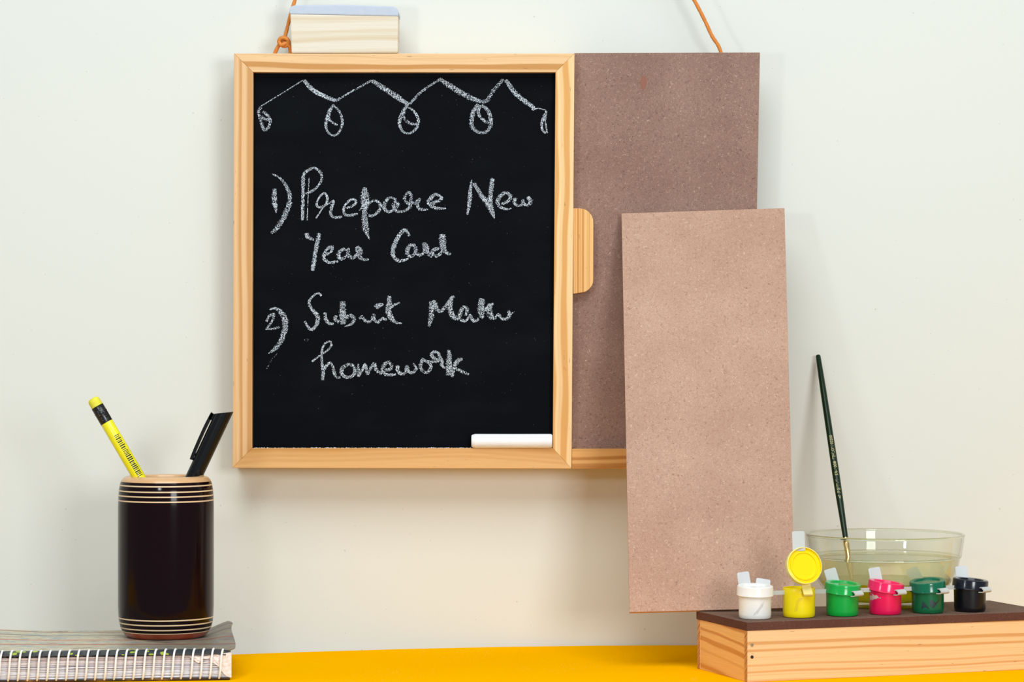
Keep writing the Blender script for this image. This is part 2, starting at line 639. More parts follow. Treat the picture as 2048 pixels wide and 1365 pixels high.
board = root('chalkboard', 'framed black chalkboard with handwritten chalk list hanging on the wall', 'chalkboard', B(800, 937, 0))
OTL, OTR, OBR, OBL = (468, 107), (1149, 107), (1143, 938), (465, 936.5)
ITL, ITR, IBR, IBL = (506, 144.5), (1111, 144.5), (1105.5, 897), (504, 897)
for poly, mat in (((OTL, OTR, ITR, ITL), 'pine_top_rail'), ((IBL, IBR, OBR, OBL), 'pine_bottom_rail'),
                  ((OTL, ITL, IBL, OBL), 'pine_left_rail'), ((ITR, OTR, OBR, IBR), 'pine_right_rail')):
    bm_obj('frame_rail', board_solid(poly, 0.0, 30.5, 0.35), mat, board)
slate = bm_obj('slate', board_solid([(480, 120), (1130, 120), (1128, 920), (480, 920)], -6.5, 2.5, 0), 'slate', board, label='matt black writing surface')
bm_obj('backing_board', board_solid([(1110, 112), (1146, 112), (1149.5, 106), (1520, 105), (1513.5, 440), (1507, 915), (1110, 915)], -9.0, 4.0, 0.25), 'hardboard', board, label='brown hardboard extending right of the frame')
bm_obj('backing_board', board_solid([(476, 116), (1100, 116), (1100, 915), (476, 915)], -9.2, 4.0, 0.2), 'hardboard', board)
bm_obj('stain', solid([B(*p, -8.93) for p in ((1283, 153), (1287, 151), (1292, 154), (1294, 166), (1291, 176), (1287, 181), (1282, 176), (1280, 164))],
                      [B(*p, -9.2) for p in ((1283, 153), (1287, 151), (1292, 154), (1294, 166), (1291, 176), (1287, 181), (1282, 176), (1280, 164))]), 'stain', board, label='small reddish brown stain')
bm_obj('ledge', board_solid([(1143.5, 898.5), (1507, 897.5), (1507, 938), (1143.5, 938.3)], -1.2, 29.0, 0.35), 'pine_ledge', board, label='short pine ledge below the hardboard')
tabp = [(1146.5, 417)]
for a in range(0, 91, 15):
    tabp.append((1160 + 27 * math.sin(math.radians(a)), 446 - 29 * math.cos(math.radians(a))))
for a in range(0, 91, 15):
    tabp.append((1160 + 27 * math.cos(math.radians(a)), 559 + 27 * math.sin(math.radians(a))))
tabp.append((1146.5, 588))
bm_obj('pull_tab', board_solid(tabp, -2.0, 6.9, 0.3), 'pine_tab', board, label='rounded striped pine tab')

# hanging cord with its knot
cord = smooth_path([B(549, 108, -12), B(557, 92, -11), B(566, 84, -11), B(573, 62, -12), B(581, 30, -13), B(590, 0, -14), B(604, -40, -15), B(622, -90, -16), (-60, 1890, 520), (-32, 1891, 555)], 6)
cordR = smooth_path([B(1443, 109, -12), B(1437, 92, -12), B(1424, 72, -12), B(1411, 44, -13), B(1399, 20, -13), B(1386, -4, -14), B(1366, -40, -15), B(1340, -90, -16), (0, 1890, 520), (-32, 1891, 555)], 6)
ck = bm_obj('hanging_cord', sweep([Vector(p) for p in cord] + [Vector(p) for p in cordR[::-1][1:]], [1.35 if i % 5 else 1.2 for i in range(len(cord) + len(cordR) - 1)], 10), 'leather_cord', board, smooth=True, label='orange leather hanging cord')
knot = smooth_path([B(581, 108, -10), B(580, 96, -9.5), B(574, 86, -9), B(563, 90, -8), B(558, 83, -9), B(563, 76, -8.5), B(574, 78, -8), B(577, 88, -9), B(568, 92, -10), B(560, 86, -12), B(566, 78, -13), B(576, 82, -12)], 6)
kn = bm_obj('knot', sweep(knot, 1.45, 10), 'leather_cord', None, smooth=True, origin=board.location * 1000, label='knotted cord end')
kn.parent = ck
kn.location = (0, 0, 0)

# -------- chalk writing: (region origin x, y, scale) then strokes of (x, y) with widths
REG = {'A': (500, 140, 6.4), 'B': (800, 140, 6.4), 'C': (520, 320, 5.687), 'D': (780, 320, 5.6875), 'E': (510, 570, 6.5), 'F': (780, 570, 6.5)}
STROKES = [
    ('A', [(130, 470), (400, 305), (680, 130)], 13, .7),
    ('A', [(690, 130), (760, 215), (860, 290), (960, 338), (1060, 382), (1112, 388)], [48, 52, 52, 52, 46, 34], .8),
    ('A', [(1112, 390), (1250, 305), (1400, 220), (1565, 130)], [30, 22, 24, 28], .6),
    ('A', [(1560, 135), (1700, 225), (1850, 325), (2030, 445)], [50, 62, 64, 50], .7),
    ('A', [(140, 475), (112, 530), (125, 610), (150, 690), (165, 745), (195, 768), (235, 735), (258, 660), (235, 595), (160, 530)], 38, .55),
    ('A', [(150, 590), (190, 630), (250, 640)], 36, .4),
    ('A', [(1078, 445), (1020, 510), (988, 600), (970, 690), (985, 770), (1035, 828), (1090, 838), (1150, 780), (1182, 680), (1165, 580), (1120, 500), (1070, 455)], [30, 34, 38, 36, 30, 26, 26, 30, 32, 30, 26, 24], .65),
    ('A', [(1050, 480), (1015, 560), (1012, 630), (1055, 672), (1120, 705)], [28, 34, 34, 28, 26], .65),
    ('B', [(105, 440), (45, 520), (5, 610), (-5, 700), (35, 785), (110, 812), (190, 770), (235, 680), (220, 590), (170, 520), (108, 480)], [34, 42, 44, 40, 30, 28, 30, 38, 36, 30, 26], .65),
    ('B', [(60, 530), (45, 600), (85, 655), (150, 690), (220, 690)], 36, .55),
    ('B', [(125, 440), (220, 330), (320, 245), (430, 170), (525, 112)], [30, 34, 28, 26, 34], .6),
    ('B', [(505, 110), (620, 190), (760, 278), (900, 355), (1045, 408)], [46, 62, 66, 62, 44], .65),
    ('B', [(1045, 410), (1112, 390), (1180, 290), (1260, 190), (1325, 118)], [40, 50, 46, 44, 40], .5),
    ('B', [(1355, 125), (1430, 240), (1530, 348), (1640, 430), (1725, 490)], [48, 56, 58, 54, 44], .75),
    ('B', [(1690, 495), (1705, 512), (1760, 492), (1870, 515)], [22, 20, 14, 12], .8),
    ('B', [(1875, 525), (1842, 600), (1815, 690), (1825, 770), (1868, 812)], [26, 36, 36, 28, 22], .8),
    ('B', [(1872, 540), (1862, 640), (1872, 740), (1886, 812)], [22, 20, 20, 20], .75),
    ('B', [(1000, 435), (940, 530), (915, 640), (925, 725), (975, 785), (1060, 805), (1130, 770), (1165, 680), (1150, 580), (1110, 500), (1040, 450)], [40, 54, 56, 50, 38, 34, 40, 50, 50, 46, 36], .6),
    ('B', [(1020, 450), (1002, 540), (1022, 600), (1080, 650), (1140, 682)], [50, 40, 36, 36, 36], .65),
    # 1) Prepare New
    ('C', [(168, 325), (163, 450), (175, 530), (187, 605)], [34, 58, 46, 10], .7),
    ('C', [(138, 163), (210, 195), (280, 270), (330, 370), (340, 470), (310, 570), (250, 690), (190, 780), (125, 838)], [16, 22, 32, 44, 52, 58, 54, 48, 28], .6),
    ('C', [(490, 190), (490, 350), (487, 500), (482, 690)], [44, 34, 38, 32], .75),
    ('C', [(557, 205), (548, 400), (542, 560), (535, 690)], [12, 9, 10, 16], .65),
    ('C', [(488, 235), (500, 165), (560, 108), (630, 95), (690, 150), (697, 230), (650, 310), (580, 360), (508, 388)], [44, 40, 30, 28, 32, 30, 26, 28, 24], .6),
    ('C', [(636, 665), (700, 570), (755, 490), (765, 425), (725, 378), (668, 440), (645, 505), (675, 540), (750, 512), (845, 460)], [16, 16, 22, 26, 22, 24, 26, 24, 22, 22], .8),
    ('C', [(840, 460), (812, 550), (805, 620), (850, 655), (935, 645)], [28, 34, 32, 28, 24], .65),
    ('C', [(985, 548), (1060, 520), (1092, 470), (1040, 450), (972, 510), (950, 580), (980, 628), (1060, 625), (1112, 610)], [22, 26, 28, 26, 28, 32, 30, 28, 20], .7),
    ('C', [(1188, 312), (1195, 400), (1195, 480), (1190, 580), (1190, 680), (1205, 790), (1245, 905)], [48, 84, 96, 52, 62, 62, 12], .62),
    ('C', [(1125, 578), (1220, 500), (1310, 462), (1368, 510), (1352, 580), (1290, 632), (1235, 632)], [12, 24, 28, 34, 36, 30, 34], .65),
    ('D', [(70, 455), (0, 430), (-50, 480), (-62, 555), (-12, 592), (60, 555), (92, 505), (62, 480), (40, 520), (60, 570), (120, 590), (185, 570), (245, 520)], [28, 30, 38, 40, 32, 30, 36, 34, 40, 36, 30, 32, 34], .6),
    ('D', [(245, 520), (185, 480), (165, 430), (207, 370), (240, 405), (240, 470), (285, 490), (335, 445), (312, 510), (342, 560), (435, 566)], [36, 34, 32, 28, 34, 40, 30, 34, 38, 32, 24], .6),
    ('D', [(465, 505), (560, 460), (588, 430), (520, 392), (460, 440), (438, 490), (500, 540), (580, 552), (640, 550)], [40, 34, 30, 34, 42, 44, 36, 28, 14], .65),
    ('D', [(930, 228), (912, 350), (905, 480), (880, 625)], [18, 38, 46, 22], .7),
    ('D', [(955, 262), (1030, 390), (1120, 510), (1160, 590), (1190, 672)], [38, 48, 60, 52, 12], .7),
    ('D', [(1166, 208), (1150, 340), (1140, 480), (1155, 560)], [48, 50, 56, 44], .68),
    ('D', [(1265, 505), (1340, 470), (1372, 412), (1312, 372), (1250, 420), (1222, 490), (1260, 540), (1320, 560), (1380, 550)], [30, 30, 38, 32, 44, 44, 34, 26, 14], .68),
    ('D', [(1430, 430), (1415, 480), (1450, 520), (1500, 512), (1512, 460), (1522, 500), (1572, 515), (1600, 470), (1562, 420)], [32, 40, 30, 26, 38, 36, 30, 50, 38], .68),
    # Year Card
    ('D', [(220, 868), (195, 815), (150, 805), (80, 900), (38, 1010), (42, 1100), (110, 1150), (212, 1122)], [26, 32, 38, 46, 48, 42, 36, 20], .72),
    ('D', [(290, 980), (235, 972), (195, 1040), (222, 1098), (280, 1070), (292, 990), (295, 1060), (345, 1090)], [40, 38, 44, 36, 32, 40, 40, 32], .65),
    ('D', [(345, 1090), (392, 1040), (390, 960), (420, 1000), (430, 1060), (475, 1108)], [30, 36, 46, 46, 44, 28], .65),
    ('D', [(560, 1008), (500, 1022), (480, 1070), (525, 1095), (580, 1060), (610, 1010)], [36, 40, 42, 34, 34, 40], .65),
    ('D', [(600, 845), (598, 950), (620, 1035), (692, 1078)], [66, 74, 52, 28], .66),
    ('C', [(530, 832), (545, 880), (615, 910)], [44, 46, 22], .65),
    ('C', [(676, 835), (648, 960), (625, 1080), (597, 1262)], [40, 48, 44, 46], .72),
    ('C', [(755, 1080), (810, 1040), (822, 990), (770, 1010), (730, 1080), (732, 1130), (790, 1168), (895, 1152)], [26, 28, 32, 34, 38, 36, 30, 24], .68),
    ('C', [(970, 1010), (912, 1040), (892, 1100), (930, 1130), (990, 1080), (1000, 1020), (1012, 1090), (1060, 1125)], [36, 40, 42, 34, 32, 44, 44, 34], .65),
    ('C', [(1060, 1125), (1108, 1060), (1108, 1000), (1148, 1040), (1130, 1090), (1170, 1135), (1238, 1132)], [30, 36, 44, 46, 46, 34, 22], .68),
    # 2) Submit Maths
    ('E', [(152, 482), (180, 412), (238, 382), (238, 440), (190, 520), (148, 570)], [32, 34, 36, 32, 28, 22], .62),
    ('E', [(136, 575), (220, 572), (322, 550)], [22, 28, 28], .55),
    ('E', [(188, 322), (270, 308), (340, 360), (388, 450), (394, 550), (370, 650), (320, 760), (250, 840), (175, 892)], [20, 36, 56, 74, 72, 66, 58, 44, 14], .62),
    ('E', [(860, 148), (848, 122), (805, 112), (742, 160), (702, 230), (742, 320), (808, 400), (815, 480), (772, 558), (712, 575), (645, 472)], [30, 24, 22, 28, 36, 42, 52, 50, 40, 38, 26], .72),
    ('E', [(915, 360), (915, 430), (958, 500), (1025, 508)], [36, 42, 38, 26], .68),
    ('E', [(1060, 400), (1042, 445), (1095, 490)], [40, 42, 40], .6),
    ('E', [(1142, 212), (1140, 330), (1140, 430), (1150, 515)], [66, 82, 84, 62], .6),
    ('E', [(1180, 425), (1250, 402), (1290, 450), (1250, 510), (1165, 545)], [50, 44, 42, 34, 14], .62),
    ('E', [(1355, 440), (1400, 422), (1440, 470), (1500, 472), (1542, 390), (1552, 450), (1600, 490), (1650, 440), (1715, 455)], [30, 42, 40, 28, 34, 42, 34, 34, 32], .64),
    ('E', [(1570, 300), (1600, 272), (1668, 248)], [62, 58, 36], .7),
    ('E', [(1745, 140), (1745, 240), (1735, 350), (1772, 430), (1830, 490), (1915, 502)], [48, 62, 78, 64, 34, 16], .68),
    ('E', [(1700, 360), (1760, 300), (1820, 257), (1882, 235)], [26, 28, 30, 24], .72),
    ('F', [(505, 545), (530, 450), (540, 350), (540, 215)], [30, 58, 66, 54], .66),
    ('F', [(555, 205), (590, 270), (625, 345)], [56, 66, 50], .68),
    ('F', [(620, 352), (675, 335), (740, 255), (800, 175), (838, 150)], [30, 40, 40, 46, 30], .66),
    ('F', [(805, 160), (780, 260), (790, 350), (830, 420), (895, 445)], [46, 64, 72, 62, 44], .68),
    ('F', [(895, 440), (922, 350), (960, 285), (1002, 325), (985, 405)], [40, 54, 36, 44, 34], .64),
    ('F', [(895, 440), (970, 472), (1030, 420), (1042, 398), (1062, 440), (1100, 478), (1155, 440)], [36, 36, 30, 34, 40, 34, 34], .7),
    ('F', [(1195, 178), (1182, 280), (1190, 380), (1215, 432)], [72, 88, 78, 44], .66),
    ('F', [(1345, 240), (1285, 290), (1225, 335)], [32, 46, 40], .68),
    ('F', [(1305, 245), (1295, 330), (1310, 410), (1365, 440)], [64, 72, 70, 36], .66),
    ('F', [(1360, 442), (1412, 385), (1440, 430), (1500, 446), (1552, 400), (1540, 330)], [28, 36, 40, 36, 52, 34], .66),
    ('F', [(1545, 395), (1618, 348)], [44, 10], .6),
    # homework
    ('E', [(738, 1002), (830, 930), (930, 862), (988, 800), (982, 742), (925, 748), (880, 820), (866, 930), (876, 1050), (884, 1150), (880, 1240)], [26, 22, 22, 26, 28, 26, 28, 30, 34, 42, 44], .72),
    ('E', [(890, 1170), (910, 1080), (970, 1018), (1010, 1060), (1030, 1150), (1060, 1200), (1110, 1206)], [36, 38, 36, 38, 40, 36, 28], .64),
    ('E', [(1200, 1042), (1142, 1080), (1125, 1150), (1180, 1200), (1260, 1190), (1300, 1120), (1270, 1050), (1195, 1030)], [40, 46, 48, 40, 42, 46, 38, 30], .62),
    ('E', [(1338, 1030), (1350, 1120), (1345, 1198)], [22, 36, 40], .66),
    ('E', [(1345, 1190), (1400, 1100), (1428, 1038), (1450, 1110), (1462, 1172)], [34, 36, 40, 46, 34], .66),
    ('E', [(1462, 1170), (1510, 1080), (1550, 1028), (1572, 1100), (1645, 1165)], [32, 36, 42, 44, 28], .66),
    ('E', [(1690, 1108), (1760, 1095), (1770, 1040), (1720, 1010), (1662, 1070), (1672, 1140), (1740, 1172), (1835, 1165)], [38, 44, 42, 42, 48, 46, 36, 22], .62),
    ('F', [(-20, 1172), (75, 1160)], [22, 22], .6),
    ('F', [(105, 1050), (100, 1110), (150, 1162), (200, 1140), (222, 1062), (232, 1120), (290, 1145), (338, 1090), (300, 1020)], [44, 48, 38, 34, 46, 46, 36, 40, 16], .66),
    ('F', [(435, 955), (400, 1030), (402, 1090), (450, 1138), (510, 1120), (530, 1050), (490, 1000), (440, 985)], [44, 40, 40, 36, 40, 42, 38, 36], .66),
    ('F', [(470, 992), (560, 1000), (640, 992)], [30, 34, 38], .6),
    ('F', [(640, 992), (570, 950), (540, 908), (572, 872), (630, 892), (650, 950), (682, 1005), (672, 1050), (745, 1092)], [38, 44, 46, 38, 36, 44, 46, 38, 24], .66),
    ('F', [(765, 842), (772, 950), (765, 1050), (780, 1175)], [36, 66, 74, 90], .66),
    ('F', [(945, 965), (880, 990), (832, 1070), (805, 1200)], [34, 54, 46, 42], .66),
    ('F', [(840, 1080), (920, 1122), (1025, 1165)], [34, 38, 36], .66),
    # faint wiped traces
    ('E', [(640, 722), (668, 704), (690, 716), (660, 738)], 10, .05),
    ('E', [(150, 1100), (210, 985), (290, 890)], 14, 0.0),
]
WORDS = [('bunting_doodle', 0, 19, 'chalk zigzag bunting with hanging loops'), ('list_number', 19, 21, 'chalk numeral 1 with bracket'), ('chalk_word', 21, 32, 'handwritten word Prepare'),
         ('chalk_word', 32, 37, 'handwritten word New'), ('chalk_word', 42, 47, 'handwritten word Year'), ('chalk_word', 37, 42, 'handwritten word Card'),
         ('list_number', 47, 50, 'chalk numeral 2 with bracket'), ('chalk_word', 50, 59, 'handwritten word Submit'), ('chalk_word', 59, 70, 'handwritten word Maths'),
         ('chalk_word', 70, 85, 'handwritten word homework'), ('wiped_trace', 85, 87, 'faint wiped chalk traces')]
lift = 0.03
for wname, w0, w1, wlab in WORDS:
    bm = bmesh.new()
    press = bm.verts.layers.float.new('press')
    for reg, pts, wd, pr in STROKES[w0:w1]:
        ox, oy, s = REG[reg]
        if isinstance(wd, (int, float)):
            wd = [wd] * len(pts)
        path = smooth_path([(ox + x / s, oy + y / s, ww / s) for (x, y), ww in zip(pts, wd)], 9)
        lift += 0.0012
        prev = None
        n = len(path)
        for i, (x, y, ww) in enumerate(path):
            x0, y0 = path[max(i - 1, 0)][:2]
            x1, y1 = path[min(i + 1, n - 1)][:2]
            d = math.hypot(x1 - x0, y1 - y0) or 1
            nx, ny = -(y1 - y0) / d, (x1 - x0) / d
            jl, jr = random.uniform(0.8, 1.12), random.uniform(0.8, 1.12)
            endf = 0.55 if i in (0, n - 1) else 1.0
            row = []
            for side, p_ in ((-0.62 * jl, 0.05), (-0.4, 0.9), (0.0, 1.0), (0.4, 0.9), (0.62 * jr, 0.05)):
                v = bm.verts.new(B(x + nx * ww * side * endf, y + ny * ww * side * endf, -6.5 + lift))
                v[press] = max(0.0, pr * p_ + random.uniform(-0.08, 0.08)) + (0.12 if p_ > 0.5 else -0.1)
                row.append(v)
            if prev:
                for k in range(4):
                    bm.faces.new((prev[k], prev[k + 1], row[k + 1], row[k]))
            prev = row
    bm_obj(wname, bm, 'chalk_mark', board, label=wlab)
assert len(STROKES) == 87, len(STROKES)

# chalk dust along the bottom rail
bm = bmesh.new()
for i in range(420):
    px = random.uniform(508, 942)
    p = B(px, 896.6, random.uniform(-5.5, -0.6))
    s = random.uniform(0.12, 0.42) * (1.3 if random.random() < 0.15 else 0.8)
    res = bmesh.ops.create_icosphere(bm, subdivisions=1, radius=s, matrix=Matrix.Translation(p))
du = bm_obj('chalk_dust', bm, 'chalk', board)
du['kind'] = 'stuff'

# ------------------------------------------------------------------ chalk stick
cy0, cy1 = 868, 896.6
r = (cy1 - cy0) / 2 * D0(882) / F
cdep = D0(882) + 6.4 - r - 0.1
L = at(943, 882, cdep)
R = at(1104.5, 882, cdep)
zc = B(1000, 897, -3).z + r + 0.05
L.z = R.z = zc
prof = [(0.0, r * 0.86), (0.02, r * 0.92), (0.9, r), (1.0, r)]
path = [L, L + Vector((0.9, 0, 0)), L + Vector((2.6, 0, 0)), (L + R) / 2, R - Vector((1.6, 0, 0)), R - Vector((0.5, 0, 0)), R]
ch = bm_obj('chalk_stick', sweep(path, [r * 0.80, r * 0.92, r, r * 0.99, r, r * 0.96, r * 0.84], 28), 'chalk', smooth=True, origin=(L + R) / 2 - Vector((0, 0, r)))
ch['label'] = 'short thick stick of white chalk lying on the lower frame rail'
ch['category'] = 'chalk'

# ------------------------------------------------------------------ blackboard duster on top of the frame
ft = 106.5
dus = root('blackboard_duster', 'pale wooden board duster with grey felt pad standing on the frame top', 'duster', B(690, ft, -12))
zb = B(690, ft, -1.5).z + 0.05
Df = D0(60) + 1.0


def dpt(px, py):
    return at(px, py, Df)


fr = [dpt(583, 104), dpt(795.5, 104), dpt(796.5, 32), dpt(580.5, 28)]
for p in fr[:2]:
    p.z = zb
bm_obj('handle_block', solid(fr, [p + Vector((0, 25, 0)) for p in fr], 0.7), 'pine_pale', dus)
fe = []
for x, y in ((579.5, 28.2), (796.8, 32.2), (797.5, 24), (794, 16.5), (786, 12.6), (680, 9.5), (590, 10.5), (582, 13), (579, 19)):
    p = dpt(x, y)
    fe.append(p + Vector((0, -0.4, 0)))
fl_o = bm_obj('felt_pad', solid(fe, [p + Vector((0, 25.8, 0)) for p in fe], 0.8), 'felt', dus, label='soft blue-grey felt pad')

# ------------------------------------------------------------------ pine box with hardboard lid
yaw = math.radians(19.8)
cx, cyy = 144.3, 1689.0
HB = CAMZ - 170.6          # top of the lid
box = root('wooden_box', 'low pine box with dark brown hardboard lid at the right end of the table', 'box', (cx, cyy, 0))
box.rotation_euler = (0, 0, yaw)
LX, LY, TH, LID = 213.0, 77.5, 4.6, 5.3
hz = HB - LID
bm_obj('front_panel', block(0.6, LX - 0.6, 0.5, TH, 0.05, hz, 0.25), 'pine_box_front', box, local=True)
bm_obj('back_panel', block(0.6, LX - 0.6, LY - TH, LY - 0.5, 0.05, hz, 0.25), 'pine_box_front', box, local=True)
bm_obj('side_panel', block(0.8, TH + 0.4, TH + 0.02, LY - TH - 0.02, 0.05, hz, 0.15), 'pine_box_side', box, local=True)
bm_obj('side_panel', block(LX - TH - 0.4, LX - 0.8, TH + 0.02, LY - TH - 0.02, 0.05, hz, 0.15), 'pine_box_side', box, local=True)
# end grain of the front and back boards seen on the left side
for y0, y1 in ((0.7, TH - 0.05), (LY - TH + 0.05, LY - 0.7)):
    bm_obj('end_grain', block(0.45, 0.75, y0, y1, 0.3, hz - 0.2), 'pine_box_end', box, local=True)
bm_obj('bottom_panel', block(TH + 0.5, LX - TH - 0.5, TH + 0.1, LY - TH - 0.1, 0.3, 3.2), 'pine_box_side', box, local=True)
lid = bm_obj('lid', block(0, LX, 0, LY, hz + 0.02, HB, 0.2, 1), 'lid_hardboard', box, local=True, label='dark brown hardboard lid')
lid.data.materials.append(M['lid_edge'])
for p in lid.data.polygons:
    if p.normal.z < 0.5:
        p.material_index = 1
for zz, mt in ((22.9, 'nail_steel'), (15.5, 'nail_hole')):
    b_ = lathe([(0, 0), (1.0, 0), (1.0, 0.25), (0, 0.3)], (0, 0, 0), 16)
    bmesh.ops.rotate(b_, verts=b_.verts[:], cent=(0, 0, 0), matrix=Matrix.Rotation(math.radians(90), 3, 'X'))
    bmesh.ops.translate(b_, verts=b_.verts[:], vec=(3.6, 0.45, zz))
    bm_obj('nail', b_, mt, box, local=True)

# ------------------------------------------------------------------ loose hardboard sheet leaning on the board
DT, DBOT = 1867.0, 1757.0
quad = [(at(1243, 430, DT)), (at(1569, 419, DT)), (at(1590, 1219.5, DBOT)), (at(1259, 1228.3, DBOT))]
dz = HB - (quad[3] + (quad[2] - quad[3]) * ((1395 - 1259) / 331.0)).z
nrm = (quad[1] - quad[0]).cross(quad[3] - quad[0]).normalized()
if nrm.y < 0:
    nrm = -nrm
sheet = bm_obj('hardboard_sheet', solid(quad, [p + nrm * 2.8 for p in quad], 0.25), 'sheet_hardboard', origin=(quad[2] + quad[3]) / 2)
sheet.location.z += (dz + 0.75) / 1000
sheet['label'] = 'tall light brown hardboard sheet leaning against the chalkboard, standing on the box'
sheet['category'] = 'hardboard'


# ------------------------------------------------------------------ paint pots
def patch(centre, r, pts, mat, parent, name):
    """flat smear on the cylinder of a pot: pts are (angle degrees from the camera side, height mm)"""
    bm = bmesh.new()
    n = len(pts)
    c = (sum(p[0] for p in pts) / n, sum(p[1] for p in pts) / n)

    def q(a, z, rr):
        a = math.radians(a - 90)
        return bm.verts.new((centre[0] + rr * math.cos(a), centre[1] + rr * math.sin(a), centre[2] + z))
    out = [q(a, z, r + 0.05) for a, z in pts]
    mid = [q(c[0] + (a - c[0]) * 0.5, c[1] + (z - c[1]) * 0.5, r + 0.06) for a, z in pts]
    m = q(c[0], c[1], r + 0.06)
    for i in range(n):
        j = (i + 1) % n
        bm.faces.new((out[i], out[j], mid[j], mid[i]))
        bm.faces.new((mid[i], mid[j], m))
    return bm_obj(name, bm, mat, parent, smooth=True)


def plate(w_, h_, th, rad, mtx):
    """rounded thin plate in its own x/z plane, then placed by a matrix"""
    pts = []
    for sx, sz, a0 in ((1, 1, 0), (-1, 1, 90), (-1, -1, 180), (1, -1, 270)):
        cx_, cz_ = sx * (w_ / 2 - rad), sz * (h_ / 2 - rad)
        for k in range(4):
            a = math.radians(a0 + 30 * k)
            pts.append((cx_ + rad * math.cos(a), cz_ + rad * math.sin(a)))
    bm = solid([(x, -th / 2, z) for x, z in pts], [(x, th / 2, z) for x, z in pts])
    bmesh.ops.transform(bm, matrix=mtx, verts=bm.verts[:])
    return bm


def strip(path, width_vec, th):
    """bent strap: path of points (mid line), extruded along width_vec"""
    bm = bmesh.new()
    path = [Vector(p) for p in path]
    wv = Vector(width_vec)
    rows = []
    for i, p in enumerate(path):
        d = (path[min(i + 1, len(path) - 1)] - path[max(i - 1, 0)]).normalized()
        nn = d.cross(wv.normalized()).normalized() * th / 2
        rows.append([bm.verts.new(p + wv / 2 + nn), bm.verts.new(p - wv / 2 + nn), bm.verts.new(p - wv / 2 - nn), bm.verts.new(p + wv / 2 - nn)])
    for a, b in zip(rows[:-1], rows[1:]):
        for k in range(4):
            bm.faces.new((a[k], a[(k + 1) % 4], b[(k + 1) % 4], b[k]))
    bm.faces.new(rows[0][::-1])
    bm.faces.new(rows[-1])
    return bm


